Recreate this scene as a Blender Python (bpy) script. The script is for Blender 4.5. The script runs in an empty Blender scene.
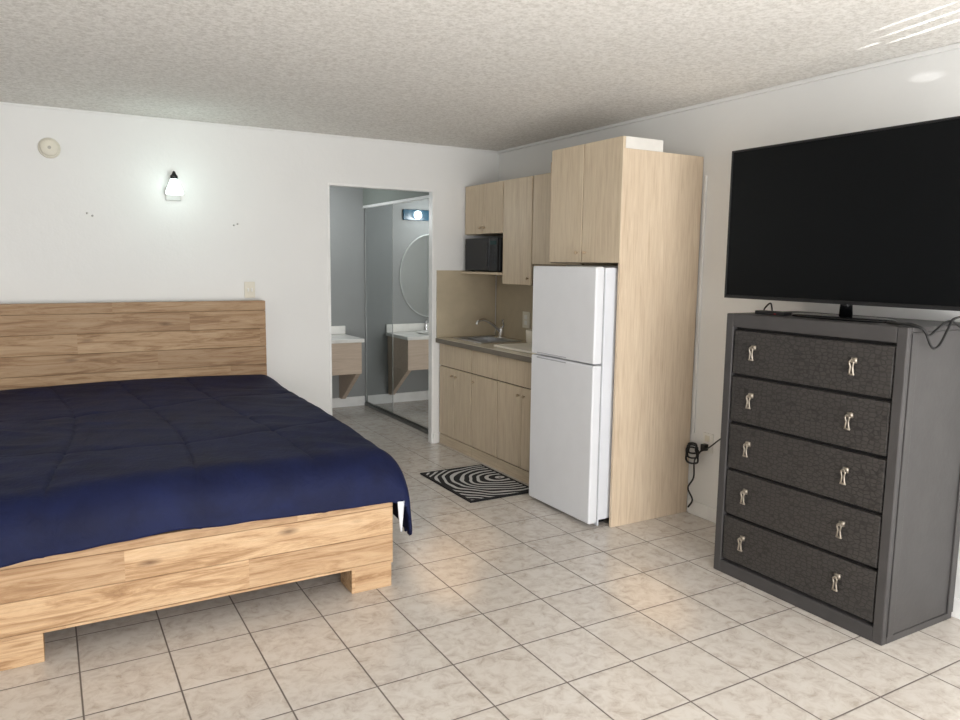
import bpy, bmesh, math, random
from mathutils import Vector, Matrix, noise
random.seed(4)
S=bpy.context.scene
COL=S.collection
S.view_settings.view_transform='Standard'

def lin(c):
    c=c/255.0
    return c/12.92 if c<=0.04045 else ((c+0.055)/1.055)**2.4
def rgb(r,g,b): return (lin(r),lin(g),lin(b),1)

# ------------------------------------------------------------ materials
class NT:
    def __init__(s,name):
        s.m=bpy.data.materials.new(name); s.m.use_nodes=True
        s.n=s.m.node_tree.nodes; s.l=s.m.node_tree.links
        s.b=s.n['Principled BSDF']
    def node(s,t,**k):
        n=s.n.new(t)
        for a,v in k.items(): setattr(n,a,v)
        return n
    def set(s,sock,v):
        if hasattr(v,'is_linked') or isinstance(v,bpy.types.NodeSocket): s.l.new(v,sock)
        else: sock.default_value=v
    def math(s,op,a,b=0.0,c=None):
        n=s.node('ShaderNodeMath',operation=op); s.set(n.inputs[0],a); s.set(n.inputs[1],b)
        if c is not None: s.set(n.inputs[2],c)
        return n.outputs[0]
    def pos(s): return s.node('ShaderNodeNewGeometry').outputs['Position']
    def mapping(s,v,scale=(1,1,1),loc=(0,0,0),rot=(0,0,0)):
        n=s.node('ShaderNodeMapping'); s.l.new(v,n.inputs['Vector'])
        n.inputs['Scale'].default_value=scale; n.inputs['Location'].default_value=loc; n.inputs['Rotation'].default_value=rot
        return n.outputs[0]
    def noise(s,v,scale,detail=3,rough=.5,dist=0):
        n=s.node('ShaderNodeTexNoise'); s.l.new(v,n.inputs['Vector'])
        n.inputs['Scale'].default_value=scale; n.inputs['Detail'].default_value=detail
        n.inputs['Roughness'].default_value=rough; n.inputs['Distortion'].default_value=dist
        return n.outputs['Fac']
    def ramp(s,f,stops):
        n=s.node('ShaderNodeValToRGB'); s.l.new(f,n.inputs[0])
        e=n.color_ramp.elements
        while len(e)<len(stops): e.new(.5)
        for i,(p,c) in enumerate(stops): e[i].position=p; e[i].color=c
        return n.outputs[0]
    def mix(s,f,a,b,mode='MIX'):
        n=s.node('ShaderNodeMix',data_type='RGBA',blend_type=mode)
        s.set(n.inputs[0],f); s.set(n.inputs[6],a); s.set(n.inputs[7],b)
        return n.outputs[2]
    def sep(s,v):
        n=s.node('ShaderNodeSeparateXYZ'); s.l.new(v,n.inputs[0]); return n.outputs
    def comb(s,x,y,z):
        n=s.node('ShaderNodeCombineXYZ'); s.set(n.inputs[0],x); s.set(n.inputs[1],y); s.set(n.inputs[2],z); return n.outputs[0]
    def bump(s,h,strength=.3,dist=.01):
        n=s.node('ShaderNodeBump'); s.l.new(h,n.inputs['Height'])
        n.inputs['Strength'].default_value=strength; n.inputs['Distance'].default_value=dist
        s.l.new(n.outputs[0],s.b.inputs['Normal'])
    def base(s,v): s.set(s.b.inputs['Base Color'],v)
    def rough(s,v): s.set(s.b.inputs['Roughness'],v)

def plain(name,c,rough=.5,metal=0,var=.06,bump=0,bscale=60,spec=.5):
    t=NT(name); p=t.pos()
    f=t.noise(p,9,3)
    d=tuple(max(0,x*(1-var)) for x in c[:3])+(1,); u=tuple(min(1,x*(1+var)) for x in c[:3])+(1,)
    t.base(t.ramp(f,[(.3,d),(.7,u)])); t.rough(rough); t.b.inputs['Metallic'].default_value=metal
    t.b.inputs['Specular IOR Level'].default_value=spec
    if bump: t.bump(t.noise(p,bscale,3),bump,.005)
    return t.m

def m_wall(name,c):
    t=NT(name); p=t.pos()
    f=t.noise(p,1.3,4)
    t.base(t.ramp(f,[(.25,tuple(x*.96 for x in c[:3])+(1,)),(.75,c)]))
    t.rough(.6); t.b.inputs['Specular IOR Level'].default_value=.3
    h=t.math('ADD',t.noise(p,12,4),t.math('MULTIPLY',t.noise(p,70,3),.3))
    t.bump(h,.35,.006); return t.m
def m_popcorn():
    t=NT('popcorn_ceiling'); p=t.pos()
    n=t.noise(p,50,4,.75); n2=t.noise(p,5,3)
    c=t.ramp(n,[(.36,rgb(216,213,207)),(.50,rgb(234,232,227)),(.62,rgb(246,244,240))])
    c=t.mix(t.math('MULTIPLY',n2,.12),c,rgb(212,206,197))
    t.base(c); t.rough(.95); t.b.inputs['Specular IOR Level'].default_value=.1
    t.bump(n,.7,.009); return t.m
def m_tile():
    t=NT('ceramic_floor_tile'); p=t.pos()
    x,y,z=t.sep(p)
    T=.305
    u=t.math('DIVIDE',t.math('SUBTRACT',x,.035-3.05),T); w=t.math('DIVIDE',t.math('SUBTRACT',y,TY0-9.15),T)
    fu=t.math('FRACT',u); fw=t.math('FRACT',w)
    du=t.math('MINIMUM',fu,t.math('SUBTRACT',1,fu)); dw=t.math('MINIMUM',fw,t.math('SUBTRACT',1,fw))
    d=t.math('MINIMUM',du,dw)
    g=t.node('ShaderNodeMapRange'); t.l.new(d,g.inputs[0]); g.inputs[1].default_value=.0065; g.inputs[2].default_value=.014
    g=g.outputs[0]
    idv=t.comb(t.math('FLOOR',u),t.math('FLOOR',w),0)
    wn=t.node('ShaderNodeTexWhiteNoise'); t.l.new(idv,wn.inputs['Vector'])
    off=t.node('ShaderNodeVectorMath',operation='MULTIPLY_ADD'); t.l.new(wn.outputs['Color'],off.inputs[0]); off.inputs[1].default_value=(7,7,7); t.l.new(p,off.inputs[2])
    n1=t.noise(off.outputs[0],17,6,.7,.6)
    n2=t.noise(off.outputs[0],4,3)
    c=t.ramp(n1,[(.32,rgb(182,171,160)),(.44,rgb(202,194,185)),(.56,rgb(214,208,200)),(.8,rgb(220,216,210))])
    c=t.mix(t.math('MULTIPLY',n2,.20),c,rgb(194,182,171))
    c=t.mix(t.math('MULTIPLY',wn.outputs['Value'],.08),c,rgb(152,141,132))
    c=t.mix(g,rgb(112,103,96),c)
    t.base(c)
    t.rough(t.math('SUBTRACT',.85,t.math('MULTIPLY',g,.65)))
    t.b.inputs['Specular IOR Level'].default_value=.55
    t.bump(t.math('ADD',g,t.math('MULTIPLY',n2,.15)),.4,.003); return t.m
def m_oak(name,axis='Z',c1=(190,170,144),c2=(214,198,173)):
    t=NT(name); p=t.pos()
    st={'Z':(14,14,1.0),'Y':(14,1.0,14),'X':(1,14,14)}[axis]
    n=t.noise(t.mapping(p,st),3.2,5,.6,.6); 
    st2={'Z':(75,75,2.2),'Y':(75,2.2,75),'X':(2.2,75,75)}[axis]
    n2=t.noise(t.mapping(p,st2),3,3,.6)
    f=t.math('ADD',t.math('MULTIPLY',n,.5),t.math('MULTIPLY',n2,.5))
    t.base(t.ramp(f,[(.34,rgb(*c1)),(.48,rgb(*[(a*.4+b*.6) for a,b in zip(c1,c2)])),(.62,rgb(*c2))]))
    t.rough(.45); t.b.inputs['Specular IOR Level'].default_value=.35; t.bump(n2,.08,.002); return t.m
def m_rustic(name,bh,z0,k_):
    t=NT(name); p=t.pos(); x,y,z=t.sep(p)
    R=lambda a,b,c: rgb(a*k_,b*k_,c*k_)
    idx=t.math('FLOOR',t.math('DIVIDE',t.math('SUBTRACT',z,z0),bh))
    seg=t.math('FLOOR',t.math('DIVIDE',t.math('ADD',x,t.math('MULTIPLY',idx,.47)),1.15))
    wn=t.node('ShaderNodeTexWhiteNoise'); t.l.new(t.comb(idx,seg,3.3),wn.inputs['Vector'])
    off=t.node('ShaderNodeVectorMath',operation='MULTIPLY_ADD'); t.l.new(wn.outputs['Color'],off.inputs[0]); off.inputs[1].default_value=(9,9,9); t.l.new(p,off.inputs[2])
    n=t.noise(t.mapping(off.outputs[0],(.8,8,8)),3.0,9,.70,1.0)
    n2=t.noise(t.mapping(off.outputs[0],(2.5,95,95)),2.5,4,.7)
    k=t.node('ShaderNodeTexVoronoi'); t.l.new(t.mapping(off.outputs[0],(2.4,7,7)),k.inputs['Vector']); k.inputs['Scale'].default_value=1.15
    kd=t.node('ShaderNodeMapRange'); t.l.new(k.outputs['Distance'],kd.inputs[0]); kd.inputs[1].default_value=.02; kd.inputs[2].default_value=.15
    c=t.ramp(n,[(.28,R(128,95,66)),(.42,R(172,137,101)),(.52,R(200,167,130)),(.72,R(217,189,154))])
    c=t.mix(t.math('MULTIPLY',t.math('GREATER_THAN',n2,.53),.18),c,R(128,96,70))
    c=t.mix(t.math('MULTIPLY',t.math('SUBTRACT',1,kd.outputs[0]),.75),c,R(88,60,42))
    c=t.mix(t.math('MULTIPLY',wn.outputs['Value'],.34),c,R(140,108,80))
    t.base(c); t.rough(.55); t.b.inputs['Specular IOR Level'].default_value=.3; t.bump(n2,.25,.003); return t.m
def m_croc():
    t=NT('crocodile_embossed_leather'); p=t.pos()
    v=t.node('ShaderNodeTexVoronoi',feature='DISTANCE_TO_EDGE'); t.l.new(t.mapping(p,(1,.8,1.25)),v.inputs['Vector']); v.inputs['Scale'].default_value=48; v.inputs['Randomness'].default_value=.6
    mr=t.node('ShaderNodeMapRange'); t.l.new(v.outputs['Distance'],mr.inputs[0]); mr.inputs[1].default_value=0; mr.inputs[2].default_value=.16
    t.base(t.mix(mr.outputs[0],rgb(36,34,33),rgb(60,57,55))); t.rough(.42); t.bump(mr.outputs[0],.4,.0025); return t.m
def m_rug():
    t=NT('black_white_curved_stripe_rug'); p=t.pos(); x,y,z=t.sep(p)
    cx,cy=2.70,4.36
    dx=t.math('MULTIPLY',t.math('SUBTRACT',x,cx),.8); dy=t.math('SUBTRACT',y,cy)
    r=t.math('SQRT',t.math('ADD',t.math('MULTIPLY',dx,dx),t.math('MULTIPLY',dy,dy)))
    r=t.math('ADD',r,t.math('MULTIPLY',t.noise(t.mapping(p,(1,1,0)),4.0,1,.4),.12))
    s=t.math('SINE',t.math('MULTIPLY',r,2*math.pi/.046))
    ex=t.math('SUBTRACT',.235,t.math('ABSOLUTE',t.math('SUBTRACT',x,2.505)))
    ey=t.math('SUBTRACT',.345,t.math('ABSOLUTE',t.math('SUBTRACT',y,4.35)))
    e=t.math('GREATER_THAN',t.math('MINIMUM',ex,ey),0)
    f=t.math('MULTIPLY',t.math('GREATER_THAN',s,.32),e)
    t.base(t.mix(f,rgb(24,23,25),rgb(196,195,193))); t.rough(.95); t.bump(t.noise(p,300,2),.4,.003); return t.m
def m_navy():
    t=NT('navy_comforter_fabric'); p=t.pos()
    n=t.noise(p,5,4,.6,.5)
    t.base(t.ramp(n,[(.3,rgb(12,18,48)),(.7,rgb(20,29,67))])); t.rough(.66)
    t.b.inputs['Specular IOR Level'].default_value=.22
    t.bump(t.math('ADD',t.noise(p,15,4,.6,1.2),t.math('MULTIPLY',t.noise(p,260,2),.05)),.35,.014); return t.m
def m_glass_lit(name,c,es):
    t=NT(name); p=t.pos(); t.base(t.ramp(t.noise(p,10),[(0,c),(1,c)])); t.rough(.2)
    t.b.inputs['Emission Color'].default_value=c; t.b.inputs['Emission Strength'].default_value=es; return t.m

TY0=5.51-.12
M=dict(
 wall=m_wall('painted_plaster_white',rgb(231,231,229)),
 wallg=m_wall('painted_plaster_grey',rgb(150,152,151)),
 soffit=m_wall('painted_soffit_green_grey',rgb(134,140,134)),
 ceil=m_popcorn(), tile=m_tile(), oak=m_oak('light_oak_laminate'), oakh=m_oak('light_oak_laminate_horizontal','Y'),
 oakside=m_oak('light_oak_side_laminate','Z',(196,174,148),(219,201,177)),
 rust=m_rustic('rustic_wood_planks',.128,.0,1.0), rustd=m_rustic('rustic_wood_planks_shaded',.128,.0,.90), croc=m_croc(), rug=m_rug(), navy=m_navy(),  # rustd: same planks darkened, dimmer light at the headboard put into the colour
 trim=plain('white_trim_paint',rgb(234,234,232),.4), white=plain('white_plastic',rgb(232,231,226),.35),
 plate=plain('sconce_plate_metal',rgb(196,198,195),.4),
 fridge=plain('white_enamel',rgb(226,228,232),.3,var=.015), fridges=plain('fridge_side_enamel',rgb(218,221,227),.4,var=.02),
 sheet=plain('white_cotton',rgb(220,223,228),.9), mattress=plain('mattress_ticking',rgb(214,214,216),.9,bump=.2),
 counter=plain('tan_laminate_counter',rgb(216,205,184),.22,var=.06), splash=plain('tan_backsplash_laminate',rgb(184,171,147),.45,var=.06),
 edge=plain('dark_counter_edge',rgb(118,110,98),.5),
 steel=plain('brushed_steel',rgb(205,205,205),.35,1), chrome=plain('chrome',rgb(225,225,228),.12,1),
 nickel=plain('antique_nickel',rgb(168,160,148),.45,1,.2), black=plain('black_plastic',rgb(18,18,20),.4),
 blackgl=plain('black_gloss_glass',rgb(8,9,11),.15,var=.02,spec=.3), screen=plain('tv_screen_glass',rgb(6,8,10),.35,var=.02,spec=.15),
 rubber=plain('black_rubber_cable',rgb(14,14,15),.5), char=plain('charcoal_painted_wood',rgb(66,64,64),.48,var=.10,bump=.15,bscale=40),
 chard=plain('dark_recess',rgb(26,24,24),.8), gask=plain('grey_door_gasket',rgb(190,192,196),.8), gapm=plain('painted_gap_shade',rgb(84,68,54),.9), grip_shade=plain('fridge_grip_shadow',rgb(172,174,180),.5),
 mirror=plain('mirror_silvering',(.93,.94,.93,1),.02,1,.0), mirrord=plain('dim_reflection_silvering',(.66,.69,.69,1),.03,1,.0), alu=plain('aluminium_track',rgb(130,132,130),.4,1),
 cream=plain('aged_cream_plastic',rgb(222,217,202),.5), vtop=plain('white_cultured_marble',rgb(232,230,225),.25),
 vwood=m_oak('vanity_wood_laminate','X',(180,162,144),(204,186,168)),
 bulb=m_glass_lit('lit_frosted_shade',(.86,1,.95,1),1.5), bulb2=m_glass_lit('lit_vanity_globe',(.80,.95,1,1),5),
 knobm=plain('tan_cabinet_knob',rgb(182,160,132),.4), chip=plain('pressboard_edge',rgb(222,219,212),.8),
 board=plain('cream_board',rgb(240,234,220),.3),
)

# ------------------------------------------------------------ geometry helpers
def box(bm,x0,x1,y0,y1,z0,z1):
    vs=[bm.verts.new((x,y,z)) for x in (x0,x1) for y in (y0,y1) for z in (z0,z1)]
    for f in ((0,1,3,2),(4,6,7,5),(0,4,5,1),(2,3,7,6),(0,2,6,4),(1,5,7,3)):
        bm.faces.new([vs[i] for i in f])
def tube(bm,pts,r,n=8):
    pts=[Vector(p) for p in pts]; rings=[]
    up=Vector((.13,.27,1)).normalized()
    for i,p in enumerate(pts):
        a=pts[max(0,i-1)]; b=pts[min(len(pts)-1,i+1)]
        d=(b-a).normalized(); u=d.cross(up)
        if u.length<.05: u=d.cross(Vector((1,0,.1)))
        u.normalize(); w=d.cross(u)
        rr=r[i] if isinstance(r,(list,tuple)) else r
        rings.append([bm.verts.new(p+u*math.cos(2*math.pi*k/n)*rr+w*math.sin(2*math.pi*k/n)*rr) for k in range(n)])
    for i in range(len(rings)-1):
        for k in range(n):
            bm.faces.new((rings[i][k],rings[i][(k+1)%n],rings[i+1][(k+1)%n],rings[i+1][k]))
    bm.faces.new(list(reversed(rings[0]))); bm.faces.new(rings[-1])
def lathe(bm,prof,o,axis='Z',n=24,sx=1,sy=1):
    o=Vector(o); rings=[]
    for r,h in prof:
        ring=[]
        for k in range(n):
            a=2*math.pi*k/n; c,s=math.cos(a)*r*sx,math.sin(a)*r*sy
            if axis=='Z': q=Vector((c,s,h))
            elif axis=='-Y': q=Vector((c,-h,s))
            elif axis=='-X': q=Vector((-h,c,s))
            ring.append(bm.verts.new(o+q))
        rings.append(ring)
    for i in range(len(rings)-1):
        for k in range(n):
            bm.faces.new((rings[i][k],rings[i][(k+1)%n],rings[i+1][(k+1)%n],rings[i+1][k]))
    bm.faces.new(list(reversed(rings[0]))); bm.faces.new(rings[-1])
def smoothpath(pts,n=8):
    P=[Vector(p) for p in pts]; out=[]
    P=[P[0]*2-P[1]]+P+[P[-1]*2-P[-2]]
    for i in range(1,len(P)-2):
        for k in range(n):
            t=k/n; a,b,c,d=P[i-1:i+3]
            out.append(.5*((2*b)+(c-a)*t+(2*a-5*b+4*c-d)*t*t+(3*b-a-3*c+d)*t**3))
    out.append(P[-2]); return out
WP={}
def finish(name,bm,mat,parent=None,bevel=0,smooth=False,mats=None,label=None,seg=2):
    bmesh.ops.recalc_face_normals(bm,faces=bm.faces)
    xs=[v.co for v in bm.verts]
    lo=Vector([min(v[i] for v in xs) for i in range(3)]); hi=Vector([max(v[i] for v in xs) for i in range(3)])
    c=Vector(((lo.x+hi.x)/2,(lo.y+hi.y)/2,lo.z))
    for v in bm.verts: v.co-=c
    me=bpy.data.meshes.new(name); bm.to_mesh(me); bm.free()
    for m in (mats or [mat]): me.materials.append(m)
    if smooth:
        for p in me.polygons: p.use_smooth=True
    ob=bpy.data.objects.new(name,me); COL.objects.link(ob)
    WP[ob.name]=c.copy()
    if parent: ob.parent=parent; ob.location=c-WP[parent.name]
    else: ob.location=c
    if bevel:
        b=ob.modifiers.new('bevel','BEVEL'); b.width=bevel; b.segments=seg; b.limit_method='ANGLE'; b.angle_limit=math.radians(40)
    if label: ob['label']=label
    return ob
def boxes(name,bs,mat,parent=None,bevel=.002,**k):
    bm=bmesh.new()
    for b in bs: box(bm,*b)
    return finish(name,bm,mat,parent,bevel,**k)
def thing(name,loc,label,cat,group=None):
    e=bpy.data.objects.new(name,None); e.empty_display_size=.1; e.location=loc; COL.objects.link(e)
    WP[e.name]=Vector(loc); tag(e,label,cat,group); return e
def tag(o,label,cat,group=None):
    o['label']=label; o['category']=cat
    if group: o['group']=group
    return o
def struct(o): o['kind']='structure'; return o

# ------------------------------------------------------------ room
W=3.354; D=5.51; H=2.432; XL=-2.4; YF=-1.6; BY=7.36; WT=.05
DX0,DX1,DH=1.870,2.736,2.07
struct(boxes('floor',[(XL-.1,W+.1,YF-.1,BY+.1,-.06,0)],M['tile'],bevel=0))
struct(boxes('ceiling',[(XL-.1,W+.1,YF-.1,D+WT,H,H+.06)],M['ceil'],bevel=0))
struct(boxes('ceiling_bathroom',[(XL-.1,W+.1,D+WT,BY+.1,H,H+.06)],M['wallg'],bevel=0))
struct(boxes('wall_back',[(XL,DX0,D,D+WT,0,H),(DX1,W,D,D+WT,0,H),(DX0,DX1,D,D+WT,DH,H)],M['wall'],bevel=0))
struct(boxes('wall_right',[(W,W+.1,YF,D+WT,0,H)],M['wall'],bevel=0))
struct(boxes('wall_left',[(XL-.1,XL,YF,BY,0,H)],M['wall'],bevel=0))
struct(boxes('wall_front',[(XL,-1.6,YF-.1,YF,0,H),(2.4,W,YF-.1,YF,0,H),(-1.6,2.4,YF-.1,YF,2.15,H),(-1.6,2.4,YF-.1,YF,0,.25)],M['wall'],bevel=0))
bs=[]
for x in (-1.6,-.3,1.05,2.35): bs.append((x,x+.05,YF-.08,YF-.03,.25,2.15))
bs+= [(-1.6,2.4,YF-.08,YF-.03,.25,.30),(-1.6,2.4,YF-.08,YF-.03,2.10,2.15)]
struct(boxes('window_1',bs,M['trim']))
struct(boxes('wall_bathroom_back',[(1.2,W,BY,BY+.1,0,H)],M['wallg'],bevel=0))
struct(boxes('wall_bathroom_left',[(1.2,1.3,D+WT,BY,0,H)],M['wall'],bevel=0))
struct(boxes('wall_bathroom_right',[(2.93,W,D+WT,BY,0,H)],M['wallg'],bevel=0))
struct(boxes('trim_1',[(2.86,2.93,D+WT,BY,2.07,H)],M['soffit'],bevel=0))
struct(boxes('baseboard_right',[(W-.014,W,YF,3.20,0,.085)],M['trim'],bevel=.003))
struct(boxes('baseboard_back',[(XL,DX0-.013,D-.014,D,0,.085),(DX1+.013,2.79,D-.014,D,0,.085)],M['trim'],bevel=.003))
struct(boxes('baseboard_bathroom',[(1.3,2.86,BY-.014,BY,0,.10)],M['trim'],bevel=.003))
struct(boxes('trim_2',[(DX0-.012,DX0+.006,D-.006,D+WT+.006,0,DH+.012),(DX1-.006,DX1+.012,D-.006,D+WT+.006,0,DH+.012),(DX0+.006,DX1-.006,D-.006,D+WT+.006,DH-.006,DH+.012)],M['trim'],bevel=.002))
struct(boxes('trim_3',[(W-.02,W,YF,D,H-.02,H),(XL,W-.02,D-.012,D,H-.014,H)],M['wall'],bevel=.004))

# ------------------------------------------------------------ bathroom
YB=D+WT+.01
e=thing('mirrored_sliding_door',(2.9,6.5,0),'mirrored sliding closet doors in aluminium frame beside the vanity','sliding door')
boxes('mirror_panel',[(2.876,2.884,YB+.012,6.64,.042,2.045)],M['mirror'],e,0)
boxes('mirror_panel',[(2.876,2.884,6.650,7.335,.042,2.045)],M['mirrord'],e,0,label='mirror panel tinted darker for its dim reflection')  # darker reflection painted into the silvering of the far panel
boxes('door_frame',[(2.874,2.895,6.64,6.650,.03,2.055),(2.872,2.895,YB,YB+.012,.03,2.055),(2.872,2.895,7.335,7.352,.03,2.055),(2.872,2.895,YB+.012,6.64,.03,.042),(2.872,2.895,6.650,7.335,.03,.042)],M['alu'],e,.001)
boxes('floor_track',[(2.855,2.925,YB,7.355,0,.028)],M['alu'],e,.002)
boxes('header_track',[(2.855,2.925,YB,7.355,2.045,2.069)],M['trim'],e,.002)
e=thing('bathroom_vanity',(2.25,7.1,.4),'wall-hung bathroom vanity with white top and angled wood bracket','vanity')
boxes('vanity_cabinet',[(1.75,2.63,6.83,7.35,.42,.728)],M['vwood'],e,.003)
boxes('vanity_top',[(1.73,2.65,6.80,7.355,.729,.764),(1.73,2.65,7.33,7.355,.764,.85)],M['vtop'],e,.006)
bm=bmesh.new()
v=[bm.verts.new(q) for q in [(x,y,z) for x in (2.58,2.625) for (y,z) in ((6.85,.419),(7.35,.419),(7.35,.10),(7.28,.10))]]
bm.faces.new(v[:4]); bm.faces.new(v[4:])
for i in range(4): bm.faces.new((v[i],v[(i+1)%4],v[4+(i+1)%4],v[4+i]))
finish('support_bracket',bm,M['vwood'],e,.002)
bm=bmesh.new(); lathe(bm,[(.17,.0),(.2,.006),(.2,.012),(.16,.012)],(2.2,7.08,.765)); finish('sink_rim',bm,M['vtop'],e,0,True)
bm=bmesh.new(); tube(bm,smoothpath([(2.2,7.3,.766),(2.2,7.3,.87),(2.2,7.24,.89),(2.2,7.18,.87)]),.012); finish('faucet',bm,M['chrome'],e,0,True)
e=thing('oval_wall_mirror',(2.15,BY,.92),'large oval mirror with pale rim above the bathroom vanity','mirror')
bm=bmesh.new(); lathe(bm,[(.445,0),(.445,.010),(.442,.012)],(2.13,BY-.001,1.36),'-Y',64,sx=.80); finish('rim',bm,plain('pale_mirror_rim',rgb(222,226,224),.3),e)
bm=bmesh.new(); lathe(bm,[(.437,0),(.437,.004)],(2.13,BY-.0135,1.36),'-Y',64,sx=.80); finish('mirror_glass',bm,plain('bright_mirror_silvering',(.97,.98,.97,1),.02,1,.0),e)
e=thing('vanity_light',(2.1,7.3,2.0),'wall lamp with blue-grey backplate and lit globes above mirror','wall lamp')
boxes('backplate',[(1.66,2.45,7.335,7.3598,1.945,2.055)],plain('blue_grey_backplate',rgb(48,84,104),.2),e,.004)
for x in (1.80,2.05,2.30):
    bm=bmesh.new(); lathe(bm,[(.012,.0),(.028,.006),(.042,.026),(.042,.038),(.028,.058),(.008,.066)],(x,7.334,2.0),'-Y',20); finish('globe',bm,M['bulb2'],e,0,True)

# ------------------------------------------------------------ bed
e=thing('bed',(.52,4.3,0),'rustic plank wood platform bed with tall headboard','bed')
def planks(x0,x1,y0,y1,z0,z1,bh):
    out=[]; z=z0
    while z<z1-.001:
        zz=min(z1,(math.floor(z/bh+1e-6)+1)*bh); out.append((x0,x1,y0,y1,z,zz-.0016)); z=zz
    return out
BX0,BX1,BYF=-.34,1.335,3.09
boxes('headboard',planks(-.42,1.352,5.39,5.47,.20,1.220,.128),M['rustd'],e,.002)
boxes('footboard',planks(BX0,BX1,BYF,BYF+.06,.115,.425,.128),M['rust'],e,.002)
boxes('leg',[(1.135,1.33,BYF+.004,BYF+.16,0,.114)],M['rust'],e,.003)
boxes('leg',[(-.30,-.075,BYF+.004,BYF+.16,0,.114)],M['rust'],e,.003)
boxes('leg',[(1.22,1.35,5.39,5.47,0,.199)],M['rust'],e,.003)
boxes('leg',[(-.41,-.27,5.39,5.47,0,.199)],M['rust'],e,.003)
boxes('side_rail',[(BX1-.045,BX1-.005,BYF+.061,5.389,.14,.36)],M['rust'],e,.003)
boxes('side_rail',[(BX0+.005,BX0+.045,BYF+.061,5.389,.14,.36)],M['rust'],e,.003)
boxes('slat_base',[(BX0+.046,BX1-.046,BYF+.061,5.389,.24,.30)],M['rust'],e,.002)
bm=bmesh.new(); box(bm,BX0+.05,BX1-.05,BYF+.07,5.385,.301,.58)
o=finish('mattress',bm,M['mattress'],None,.05,True,seg=4); tag(o,'white mattress lying in the plank bed','mattress')
# comforter
bm=bmesh.new(); NU,NV=240,270
TOPZ=.650
def prof(s,r):
    if s<=0: return s,0.0
    q=r*math.pi/2
    if s<q: a=s/r; return r*math.sin(a), r*(1-math.cos(a))
    return r+.015*min(1,(s-q)/.1), r+(s-q)
def sm(t): t=max(0,min(1,t)); return t*t*(3-2*t)
grid=[]
for j in range(NV+1):
    v=j/NV; row=[]
    rY=.17; yflat=3.245
    for i in range(NU+1):
        u=i/NU
        rX=.11; xa,xb=-.26,1.295
        q=rX*math.pi/2+.24
        t=-q+u*((xb-xa)+2*q)
        L=(5.375-yflat)+rY*math.pi/2+.033+.004*math.sin(t*6+1)+.006*noise.noise(Vector((t*7,0,0)))
        s=v*L-(5.375-yflat)
        oy,dy=prof(s,rY); y=yflat-oy
        if t<0: ox,dx=prof(-t,rX); x=xa-ox
        elif t>xb-xa: ox,dx=prof(t-(xb-xa),rX); x=xb+ox
        else: dx=0; x=xa+t
        cx=max(0,min(1,(x-xa)/(xb-xa)))
        top=TOPZ+.03*sm((y-4.9)/.5)+.018*math.sin(cx*math.pi)-.035*sm((4.6-y)/1.4)
        flat=max(0,1-dx*8)*sm((5.4-y)/.15)
        puff=0
        fade=1-.7*sm((yflat-y)/.15)
        seams=[.00+.10*math.sin(y*1.7+.4),.44+.09*math.sin(y*1.5+2.2),.90+.10*math.sin(y*1.4+3.6)]
        for c in seams: puff-=(.009*math.exp(-((x-c)/.009)**2)+.004*math.exp(-((x-c)/.035)**2))*fade
        for c in (3.78,4.60): 
            cc=c+.14*math.sin(x*2.2+c)
            puff-=.004*math.exp(-((y-cc)/.010)**2)+.002*math.exp(-((y-cc)/.04)**2)
        nz=noise.noise(Vector((x*1.8,y*1.5,0)))*.014*fade
        wr=noise.noise(Vector((x*3+y*5.5,y*2-x*1.5,7)))
        nz+=(.012*(1-abs(wr)*2.4) if abs(wr)<.416 else 0)*sm(.5+noise.noise(Vector((x*1.1,y*1.1,11))))*sm((y-3.1)/.25)
        nz+=noise.noise(Vector((x*8,y*6,3)))*.004
        yy=y-.004*math.sin(x*13+3*noise.noise(Vector((x*3,5,0))))*sm((3.16-y)/.06) if dx<.05 else y
        z=top-dx-dy+(puff+nz)*flat
        if dx>=.08: 
            x+=.014*math.sin(y*8+noise.noise(Vector((y*2,0,0)))*3)*min(1,(dx-.08)/.15)*(1 if t>0 else -1)
        if dy>0 and dx>0: z=max(z, .25 if dx>.05 else .38)
        z=max(z,.25)
        if dx>.06 and dy>.06: yy=max(yy,3.065)
        row.append(bm.verts.new((x,yy,z)))
    grid.append(row)
for j in range(NV):
    for i in range(NU):
        bm.faces.new((grid[j][i],grid[j][i+1],grid[j+1][i+1],grid[j+1][i]))
o=finish('comforter',bm,None,None,0,True,mats=[M['navy'],M['sheet']])
m=o.modifiers.new('solid','SOLIDIFY'); m.thickness=.014; m.offset=1
tag(o,'navy blue quilted comforter spread over the mattress','comforter')
# white sheet corner showing beneath the comforter
bm=bmesh.new(); rows=[]
for k in range(9):
    z=.415-.018*k; w=.034-.0034*k
    rows.append([bm.verts.new((1.342+.002*k+w*i/4,3.052+.004*math.sin(i*1.7+k*.4),z)) for i in range(5)])
for k in range(8):
    for i in range(4): bm.faces.new((rows[k][i],rows[k][i+1],rows[k+1][i+1],rows[k+1][i]))
o=finish('bed_sheet',bm,M['sheet'],None,0,True); o.modifiers.new('solid','SOLIDIFY').thickness=.003
tag(o,'corner of white bed sheet hanging below the navy comforter','bed sheet')

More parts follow.
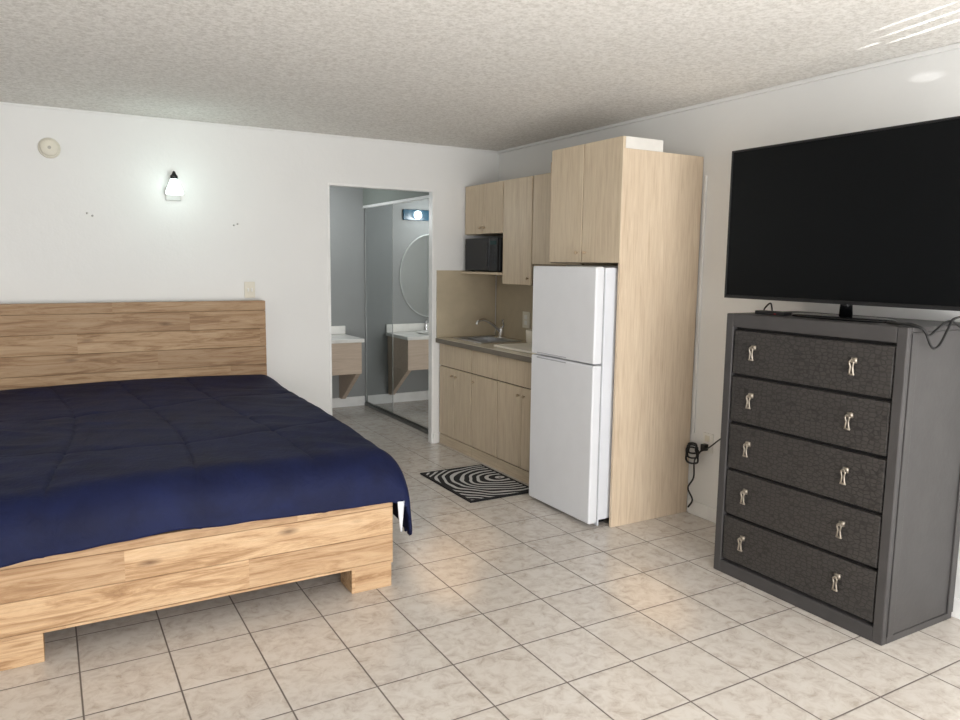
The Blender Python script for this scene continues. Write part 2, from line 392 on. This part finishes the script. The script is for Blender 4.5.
# ------------------------------------------------------------ base kitchen cabinets
KX=2.797
def knob(parent,x,y,z):
    bm=bmesh.new(); lathe(bm,[(.005,0),(.005,.008),(.010,.012),(.011,.016),(.008,.021),(.002,.023)],(x,y,z),'-X',14); return finish('knob',bm,M['knobm'],parent,0,True)
def door(parent,x,y0,y1,z0,z1,name='door',kn=None,mat=None):
    d=boxes(name,[(x,x+.018,y0,y1,z0,z1)],mat or M['oak'],parent,.003)
    if kn: knob(d,x,kn[0],kn[1])
    return d
units=[(5.50,4.96,2),(4.955,4.575,1),(4.57,3.93,2)]
for (ya,yb,nd) in units:
    e=thing('base_cabinet',(3.07,(ya+yb)/2,0),'light oak laminate base cabinet below the kitchen worktop' if nd==2 else 'narrow light oak laminate base cabinet with one drawer','cabinet','kitchen base cabinets')
    a,b=yb+.001,ya-.001
    boxes('body',[(KX+.0215,3.345,a,a+.016,.085,.848),(KX+.0215,3.345,b-.016,b,.085,.848),(KX+.0215,3.345,a+.016,b-.016,.085,.10),(3.335,3.345,a+.016,b-.016,.10,.70)],M['oakside'],e,0)
    boxes('gap_shade_sheet',[(KX+.0185,KX+.021,a,b,.085,.848)],M['gapm'],e,0)  # dark sheet painted as the shade in the door gaps
    boxes('toe_kick',[(KX+.006,KX+.03,a,b,0,.084)],M['oakh'],e,.001)
    door(e,KX,yb+.005,ya-.005,.665,.842,'drawer')
    if nd==2:
        ym=(ya+yb)/2
        door(e,KX,ym+.003,ya-.005,.092,.657,kn=(ym+.035,.60)); door(e,KX,yb+.005,ym-.003,.092,.657,kn=(ym-.035,.60))
    else: door(e,KX,yb+.005,ya-.005,.092,.657,kn=(ya-.04,.60))
sx0,sx1,sy0,sy1=2.90,3.20,4.98,5.40
e=thing('kitchen_worktop',(3.07,4.7,.85),'tan laminate kitchen worktop with dark front edge','worktop')
boxes('counter_slab',[(2.772,sx0,3.93,5.505,.85,.888),(sx1,3.35,3.93,5.495,.85,.888),(sx0,sx1,3.93,sy0,.85,.888),(sx0,sx1,sy1,5.505,.85,.888)],M['counter'],e,0)
boxes('front_edge',[(2.764,2.7715,3.93,5.505,.850,.886)],M['edge'],e,.002)
o=boxes('backsplash',[(2.772,3.330,5.497,5.508,.889,1.44)],M['splash'],None,.001); tag(o,'tan laminate backsplash panel at the end of the kitchen worktop','backsplash')
o=boxes('backsplash',[(3.337,3.352,3.93,5.495,.889,1.40)],M['splash'],None,.001); tag(o,'long tan laminate backsplash panel above the kitchen worktop','backsplash')
e=thing('kitchen_sink',(3.05,5.19,.80),'stainless steel drop-in kitchen sink','sink')
boxes('basin',[(sx0+.004,sx0+.008,sy0+.004,sy1-.004,.76,.889),(sx1-.008,sx1-.004,sy0+.004,sy1-.004,.76,.889),(sx0+.008,sx1-.008,sy0+.004,sy0+.008,.76,.889),(sx0+.008,sx1-.008,sy1-.008,sy1-.004,.76,.889),(sx0+.004,sx1-.004,sy0+.004,sy1-.004,.752,.759)],M['steel'],e,0)
boxes('rim',[(sx0-.02,sx0+.008,sy0-.02,sy1+.02,.8895,.896),(sx1-.008,sx1+.05,sy0-.02,sy1+.02,.8895,.896),(sx0+.008,sx1-.008,sy0-.02,sy0+.008,.8895,.896),(sx0+.008,sx1-.008,sy1-.008,sy1+.02,.8895,.896)],M['steel'],e,.002)
e=thing('kitchen_faucet',(3.225,5.22,.897),'chrome single-lever kitchen faucet behind the sink','faucet')
bm=bmesh.new(); lathe(bm,[(.045,0),(.045,.008),(.024,.015),(.022,.07),(.018,.085),(.002,.09)],(3.225,5.22,.897)); finish('base',bm,M['chrome'],e,0,True)
bm=bmesh.new(); tube(bm,smoothpath([(3.22,5.22,.94),(3.16,5.23,1.0),(3.08,5.24,1.045),(3.02,5.24,1.04),(3.0,5.24,1.01)]),.012,10); finish('spout',bm,M['chrome'],e,0,True)
bm=bmesh.new(); tube(bm,[(3.225,5.22,.975),(3.235,5.20,1.0),(3.20,5.16,1.05)],[.012,.010,.007],8); finish('lever',bm,M['chrome'],e,0,True)
o=boxes('cutting_board',[(2.86,3.28,4.16,4.74,.889,.904)],M['board'],None,.006); tag(o,'cream cutting board lying flat on the kitchen worktop','cutting board')
bm=bmesh.new(); lathe(bm,[(.045,0),(.055,.006),(.06,.10),(.055,.105),(.05,.02),(.002,.015)],(3.27,4.82,.889)); o=finish('cup',bm,M['board'],None,0,True); tag(o,'cream plastic cup standing on the worktop','cup')

# ------------------------------------------------------------ wall cabinets
UX=3.024
def ucab(ya,yb,z0,z1,nd,label,xb=3.35):
    e=thing('wall_cabinet',(3.19,(ya+yb)/2,z0),label,'cabinet','kitchen wall cabinets')
    boxes('body',[(UX+.0215,xb,yb+.001,ya-.001,z0,z1)],M['oakside'],e,.001)
    boxes('gap_shade_sheet',[(UX+.0185,UX+.021,yb+.001,ya-.001,z0+.001,z1-.001)],M['gapm'],e,0)  # dark backing sheet, gap shade held in its colour
    kz=z0+.05
    if nd==2:
        ym=(ya+yb)/2
        door(e,UX,ym+.003,ya-.005,z0+.003,z1-.003,kn=(ym+.03,kz)); door(e,UX,yb+.005,ym-.003,z0+.003,z1-.003,kn=(ym-.03,kz))
    else: door(e,UX,yb+.005,ya-.005,z0+.003,z1-.003,kn=(yb+.035,kz))
    return e
ucab(5.495,4.905,1.73,2.122,2,'short light oak wall cabinet above the microwave')
ucab(4.90,4.505,1.345,2.122,1,'tall light oak wall cabinet with one door',3.333)
ucab(4.50,3.925,1.495,2.122,2,'light oak wall cabinet beside the refrigerator enclosure')
o=boxes('microwave_shelf',[(2.99,3.333,4.905,5.494,1.415,1.433)],M['oakh'],None,.002); tag(o,'thin light oak shelf holding the microwave','shelf')
e=thing('microwave',(3.18,5.2,1.434),'compact black microwave oven on the wooden shelf','microwave')
boxes('body',[(3.03,3.33,4.95,5.45,1.440,1.70)],M['black'],e,.006)
boxes('door',[(3.005,3.029,5.07,5.45,1.442,1.698)],M['blackgl'],e,.004)
boxes('control_panel',[(3.008,3.029,4.95,5.066,1.442,1.698)],M['black'],e,.003)
boxes('handle',[(2.992,3.004,5.075,5.088,1.48,1.66)],M['black'],e,.003)
bs=[(3.004,3.0075,4.965+.032*i,4.965+.032*i+.022,1.50+.03*k,1.50+.03*k+.018) for i in range(3) for k in range(4)]
o=boxes('keypad',bs,plain('grey_keys',rgb(50,52,56),.5),e,0); 
boxes('display',[(3.004,3.0075,4.965,5.05,1.645,1.675)],plain('microwave_display',rgb(20,60,60),.2),e,0)
def feet(e,xs,ys,z0,z1,s=.03):
    for x in xs:
        for y in ys:
            boxes('foot',[(x,x+s,y,y+s,z0,z1)],M['black'],e,.001)
feet(e,(3.05,3.28),(4.98,5.40),1.434,1.4395,.02)

# ------------------------------------------------------------ refrigerator enclosure
TX=2.742
e=thing('refrigerator_enclosure',(3.05,3.56,0),'tall light oak laminate cabinet built around the refrigerator','cabinet')
boxes('side_panel',[(TX+.006,3.345,3.216,3.234,0,2.128)],M['oakside'],e,.001)
boxes('side_panel',[(TX+.0225,3.345,3.902,3.92,1.505,2.128)],M['oakside'],e,.001)
boxes('body',[(TX+.0225,3.345,3.235,3.901,1.51,2.122)],M['oakside'],e,.001)
boxes('gap_shade_sheet',[(TX+.0185,TX+.022,3.236,3.89,1.51,2.126)],M['gapm'],e,0)  # thin dark sheet, paints the shade between the doors
door(e,TX,3.564,3.88,1.512,2.192,kn=(3.60,1.57)); door(e,TX,3.218,3.556,1.512,2.192,kn=(3.52,1.57))
boxes('top_board',[(TX+.019,3.03,3.218,3.236,2.129,2.192),(TX+.023,TX+.034,3.237,3.88,2.129,2.19)],M['chip'],e,.001)

# ------------------------------------------------------------ refrigerator
e=thing('refrigerator',(2.95,3.57,0),'white two-door top-freezer refrigerator inside the oak enclosure','refrigerator')
boxes('body',[(2.689,3.30,3.262,3.878,.04,1.485)],M['fridges'],e,.003)
boxes('gasket',[(2.6825,2.6885,3.266,3.87,.045,1.48)],M['gask'],e,0)
boxes('freezer_door',[(2.622,2.682,3.264,3.885,.947,1.490)],M['fridge'],e,.010,seg=3)
boxes('refrigerator_door',[(2.622,2.682,3.264,3.885,.022,.940)],M['fridge'],e,.010,seg=3)
boxes('handle',[(2.6205,2.6215,3.52,3.82,.925,.932)],M['grip_shade'],e,0,label='recessed grip on the lower door, drawn as a shade strip')  # flat strips on the doors, coloured as the shade inside the grips
boxes('handle',[(2.6205,2.6215,3.52,3.82,.956,.961)],M['grip_shade'],e,0,label='recessed grip on the freezer door, drawn as a shade strip')
feet(e,(2.74,3.24),(3.32,3.80),0,.039,.04)
boxes('kick_plate',[(2.69,2.70,3.27,3.87,.004,.038)],M['fridges'],e,.001)

# rug
bm=bmesh.new(); box(bm,2.25,2.76,3.98,4.72,.0005,.010); o=finish('kitchen_mat',bm,M['rug'],None,.003); tag(o,'black doormat with white curved stripes by the cabinets','rug')

# ------------------------------------------------------------ dresser
DXF=2.82; dy0,dy1,dh=1.637,2.515,1.278
e=thing('chest_of_drawers',(3.05,2.076,0),'tall charcoal five-drawer chest with embossed drawer fronts','dresser')
boxes('carcass',[(DXF+.03,3.325,dy0+.004,dy1-.004,.03,dh-.02)],M['char'],e,.002)
boxes('front_frame',[(DXF,DXF+.029,dy0,dy0+.042,0,dh),(DXF,DXF+.029,dy1-.042,dy1,0,dh),(DXF,DXF+.029,dy0+.042,dy1-.042,dh-.062,dh),(DXF,DXF+.029,dy0+.042,dy1-.042,0,.062)],M['char'],e,.004)
boxes('top',[(DXF+.03,3.33,dy0,dy1,dh-.019,dh)],M['char'],e,.003)
boxes('base',[(DXF+.03,3.325,dy0,dy1,0,.029)],M['char'],e,.003)
boxes('side_trim',[(3.285,3.325,dy0-.004,dy0+.0035,.03,dh-.02),(DXF+.03,DXF+.07,dy0-.004,dy0+.0035,.03,dh-.02)],M['char'],e,.002)
zb=[.072,.302,.532,.762,.992,1.212]
for k in range(5):
    z0,z1=zb[k]+.004,zb[k+1]-.010
    d=boxes('drawer',[(DXF+.004,DXF+.0295,dy0+.048,dy1-.048,z0,z1)],M['croc'],e,.006)
    for y in (2.345,1.845):
        zc=(z0+z1)/2+.005
        bm=bmesh.new()
        lathe(bm,[(.008,0),(.008,.006),(.004,.008),(.004,.018),(.008,.022),(.002,.026)],(DXF+.004,y,zc+.024),'-X',12)
        for sg in (1,-1):
            tube(bm,smoothpath([(DXF-.016,y,zc+.030),(DXF-.02,y+sg*.009,zc+.019),(DXF-.018,y+sg*.005,zc),(DXF-.018,y+sg*.007,zc-.017),(DXF-.016,y+sg*.009,zc-.030)],4),.0042,6)
        tube(bm,[(DXF-.016,y-.013,zc-.031),(DXF-.016,y+.013,zc-.031)],.0046,6)
        box(bm,DXF-.006,DXF+.003,y-.012,y+.012,zc+.014,zc+.036)
        finish('handle',bm,M['nickel'],d,0,True,label='antique nickel drop pull')
boxes('recess',[(DXF+.0297,DXF+.0299,dy0+.043,dy1-.043,.063,dh-.063)],M['chard'],e,0)

# ------------------------------------------------------------ tv
e=thing('television',(3.03,2.05,dh),'large black flat-screen television standing on the charcoal chest','television')
TXF=3.0; ty0,ty1,tz0,tz1=1.38,2.70,1.342,2.070
boxes('bezel',[(TXF,TXF+.02,ty0,ty0+.010,tz0,tz1),(TXF,TXF+.02,ty1-.010,ty1,tz0,tz1),(TXF,TXF+.02,ty0+.010,ty1-.010,tz1-.010,tz1),(TXF,TXF+.02,ty0+.010,ty1-.010,tz0,tz0+.016)],M['black'],e,.002)
boxes('screen',[(TXF+.004,TXF+.012,ty0+.010,ty1-.010,tz0+.016,tz1-.010)],M['screen'],e,0)
boxes('rear_housing',[(TXF+.0205,TXF+.035,ty0+.01,ty1-.01,tz0+.005,tz1-.005),(TXF+.036,TXF+.07,ty0+.2,ty1-.2,tz0+.04,tz1-.30)],M['black'],e,.004)
bm=bmesh.new(); tube(bm,[(3.03,2.04,dh+.014),(3.03,2.04,dh+.12)],[.028,.022],14); finish('stand_neck',bm,M['blackgl'],e,0,True)
bm=bmesh.new(); lathe(bm,[(.10,.001),(.10,.008),(.095,.012),(.02,.014)],(3.0,2.04,dh),'Z',40,1.0,2.4); finish('stand_base',bm,M['blackgl'],e,.0,True)
e=thing('media_box',(2.95,2.36,dh),'small black media player box under the television','media player')
boxes('case',[(2.90,2.96,2.26,2.42,dh+.001,dh+.018)],M['black'],e,.003)
boxes('indicator',[(2.8985,2.8998,2.30,2.31,dh+.006,dh+.010)],plain('indicator_led',rgb(160,30,30),.4),e,0)
def cable(name,paths,r,label,mat=None):
    bm=bmesh.new()
    for pts in paths: tube(bm,smoothpath(pts,6),r,6)
    o=finish(name,bm,mat or M['rubber'],None,0,True); return tag(o,label,'cable')
cable('power_cable',[[(2.975,2.38,dh+.01),(2.985,2.40,dh+.05),(3.0,2.44,dh+.03),(3.02,2.47,dh+.006)]],.004,'thin black cord curling beside the media box')
cable('television_cable',[[(2.96,1.80,dh+.006),(2.91,1.72,dh+.007),(2.88,1.66,dh+.010),(2.885,1.615,dh-.01),(2.92,1.600,dh-.075),(2.97,1.600,dh-.07),(3.03,1.605,dh-.01),(3.08,1.61,dh+.03),(3.2,1.60,dh+.03),(3.34,1.58,dh-.02)],
 [(2.95,1.80,dh+.006),(2.90,1.74,dh+.007),(2.865,1.67,dh+.008),(2.87,1.615,dh-.002),(2.90,1.605,dh-.03),(2.96,1.61,dh-.01),(3.04,1.62,dh+.016),(3.1,1.62,dh+.012),(3.2,1.60,dh-.04)]],.005,'black cables looping over the side of the chest top')

# ------------------------------------------------------------ right wall outlet and cords
e=thing('wall_outlet',(W,3.09,.42),'white wall outlet with black plugs near the oak enclosure','outlet')
boxes('cover_plate',[(W-.006,W-.0005,3.04,3.12,.405,.52)],M['white'],e,.002)
boxes('socket',[(W-.009,W-.0065,3.065,3.10,.47,.505)],M['cream'],e,.002)
boxes('socket',[(W-.009,W-.0065,3.065,3.10,.42,.455)],M['cream'],e,.002)
e=thing('power_adapter',(3.31,3.13,.36),'black power adapter with coiled cord by the outlet','power adapter')
boxes('plug',[(W-.045,W-.010,3.067,3.098,.418,.457)],M['black'],e,.004)
bm=bmesh.new()
for c,rr in (((3.30,3.15,.40),.045),((3.29,3.14,.38),.055),((3.30,3.15,.42),.035)):
    tube(bm,[(c[0]+.01*math.cos(a*3),c[1]+rr*math.cos(a),c[2]+rr*.9*math.sin(a)) for a in [i*2*math.pi/24 for i in range(25)]],.006,6)
tube(bm,smoothpath([(3.31,3.088,.42),(3.27,3.10,.36),(3.29,3.12,.25),(3.30,3.17,.17),(3.32,3.15,.10),(3.33,3.19,.04)],6),.005,6)
tube(bm,smoothpath([(3.30,3.11,.40),(3.31,3.03,.45),(3.32,2.95,.52),(3.345,2.85,.58),(3.345,2.6,.7)],6),.004,6)
finish('cord',bm,M['rubber'],e,0,True)
o=boxes('cable_cover',[(W-.010,W-.0005,3.188,3.200,.50,2.02)],M['trim'],None,.002); tag(o,'narrow white cable cover running up the wall','cable cover')
e=thing('wall_outlet',(3.33,5.02,1.05),'cream outlet on the kitchen backsplash','outlet')
boxes('cover_plate',[(3.330,3.3365,4.97,5.07,.99,1.12)],M['cream'],e,.002)
boxes('socket',[(3.327,3.3298,5.0,5.04,1.06,1.095)],M['white'],e,.002)
boxes('socket',[(3.327,3.3298,5.0,5.04,1.015,1.05)],M['white'],e,.002)

# ------------------------------------------------------------ back wall items
e=thing('smoke_detector',(.07,D,2.18),'round cream smoke detector mounted high on the wall','smoke detector')
bm=bmesh.new(); lathe(bm,[(.062,0),(.062,.012),(.058,.02)],(.07,D-.001,2.18),'-Y',36); finish('mounting_plate',bm,M['cream'],e,.0)
bm=bmesh.new(); lathe(bm,[(.052,.0),(.052,.012),(.044,.020),(.02,.022)],(.07,D-.022,2.18),'-Y',36); finish('cover',bm,M['cream'],e,.0,True)
bm=bmesh.new(); lathe(bm,[(.010,.0),(.010,.004)],(.07,D-.045,2.18),'-Y',20); finish('test_button',bm,plain('grey_button',rgb(180,176,164),.5),e,.0)
e=thing('wall_sconce',(.78,D,1.95),'small lit wall sconce with bell-shaped frosted glass shade','wall lamp')
boxes('backplate',[(.734,.830,D-.014,D-.001,1.895,1.985)],M['plate'],e,.004)
bm=bmesh.new(); tube(bm,smoothpath([(.78,D-.014,1.975),(.78,D-.05,2.05),(.78,D-.09,2.06)],5),.008,8); finish('arm',bm,M['steel'],e,0,True)
bm=bmesh.new(); lathe(bm,[(.024,.0),(.024,.018),(.014,.028),(.008,.045),(.002,.05)],(.78,D-.09,2.033)); finish('cap',bm,M['rubber'],e,0,True)
bm=bmesh.new(); lathe(bm,[(.004,-.025),(.050,-.022),(.058,-.015),(.055,.002),(.046,.025),(.034,.055),(.023,.082)],(.78,D-.09,1.95)); finish('shade',bm,M['bulb'],e,0,True)
e=thing('light_switch',(1.27,D,1.28),'white wall switch plate above the headboard','switch')
boxes('cover_plate',[(1.235,1.31,D-.007,D-.0005,1.235,1.35)],M['cream'],e,.002)
boxes('toggle',[(1.255,1.267,D-.016,D-.0075,1.28,1.305)],M['white'],e,.002)
boxes('toggle',[(1.28,1.292,D-.016,D-.0075,1.28,1.305)],M['white'],e,.002)
am=plain('anchor_grey',rgb(178,177,173),.6)
for x,z in ((1.20,1.755),(1.175,1.745),(.26,1.79),(.29,1.775)):
    bm=bmesh.new(); lathe(bm,[(.006,0),(.007,.004),(.003,.008)],(x,D-.0005,z),'-Y',8); o=finish('wall_anchor',bm,am,None,0,True); tag(o,'small grey screw anchor in the white wall','screw'); o['group']='empty wall anchors'

# ------------------------------------------------------------ lights
def area(loc,rot,sx,sy,e,c):
    l=bpy.data.lights.new('window_and_fill_light','AREA'); l.shape='RECTANGLE'; l.size=sx; l.size_y=sy; l.energy=e; l.color=c
    o=bpy.data.objects.new('window_and_fill_light',l); o.location=loc; o.rotation_euler=rot; COL.objects.link(o); return o
area((.9,YF+.02,1.25),(math.radians(95),0,0),3.0,1.8,132,(1,.99,.985))
area((1.5,YF+.4,.5),(math.radians(138),0,0),2.8,1.0,72,(1,.988,.975))  # added fill near the floor, stands in for bounce onto the ceiling
def point(loc,e,c,r=.05):
    l=bpy.data.lights.new('lamp_light','POINT'); l.energy=e; l.color=c; l.shadow_soft_size=r
    o=bpy.data.objects.new('lamp_light',l); o.location=loc; COL.objects.link(o)
point((.78,D-.34,1.98),1.6,(.76,1,.93),.07)
point((2.1,6.85,1.95),12,(.95,.99,1),.08)
def spot(loc,aim,e,c,ang,blend=.3,rad=0.0):
    l=bpy.data.lights.new('added_patch_spot','SPOT'); l.energy=e; l.color=c; l.spot_size=math.radians(ang); l.spot_blend=blend; l.shadow_soft_size=rad
    o=bpy.data.objects.new('added_patch_spot',l); o.location=loc
    o.rotation_euler=(Vector(aim)-Vector(loc)).to_track_quat('-Z','Y').to_euler(); COL.objects.link(o)
for x,y,en in ((2.86,1.72,600),(2.955,1.74,950),(3.06,1.78,900)):
    spot((x-.25,y-1.2,2.358),(x,y,H),en,(1,1,1),1.3,.7)  # added spots inside the room draw the ceiling streaks
spot((2.95,1.2,2.25),(3.07,2.05,H),110,(1,1,1),2.0,1)
spot((2.75,1.2,2.25),(2.93,2.22,H),80,(1,1,1),1.5,1)
spot((2.95,.6,2.20),(W,1.96,2.325),70,(1,1,1),2.2,1)  # these single spots are added for small light patches on ceiling and wall
for x,y,en in ((1.62,3.16,1150),(1.95,3.50,700),(2.32,2.42,700)):
    spot((.2,-1.4,2.1),(x,y,0),en,(1,.66,.36),4.8,1,.05)  # added warm spots lay soft light patches on the floor
w=bpy.data.worlds.new('world'); S.world=w; w.use_nodes=True
w.node_tree.nodes['Background'].inputs[0].default_value=(.85,.92,1,1); w.node_tree.nodes['Background'].inputs[1].default_value=1.0

# ------------------------------------------------------------ camera
psi,p,roll,f=.5252,.1281,-.0121,749.83
r=Vector((math.cos(psi),-math.sin(psi),0)); g=Vector((math.sin(psi),math.cos(psi),0)); zz=Vector((0,0,1))
F=g*math.cos(p)-zz*math.sin(p); U=g*math.sin(p)+zz*math.cos(p)
r2=r*math.cos(roll)-U*math.sin(roll); u2=r*math.sin(roll)+U*math.cos(roll)
cam=bpy.data.cameras.new('camera'); cam.lens=f/960*36; cam.sensor_width=36; cam.clip_start=.05
co=bpy.data.objects.new('camera',cam); COL.objects.link(co)
mw=Matrix.Identity(4)
for i in range(3): mw[i][0]=r2[i]; mw[i][1]=u2[i]; mw[i][2]=-F[i]
mw.translation=Vector((0,0,1.5)); co.matrix_world=mw
S.camera=co
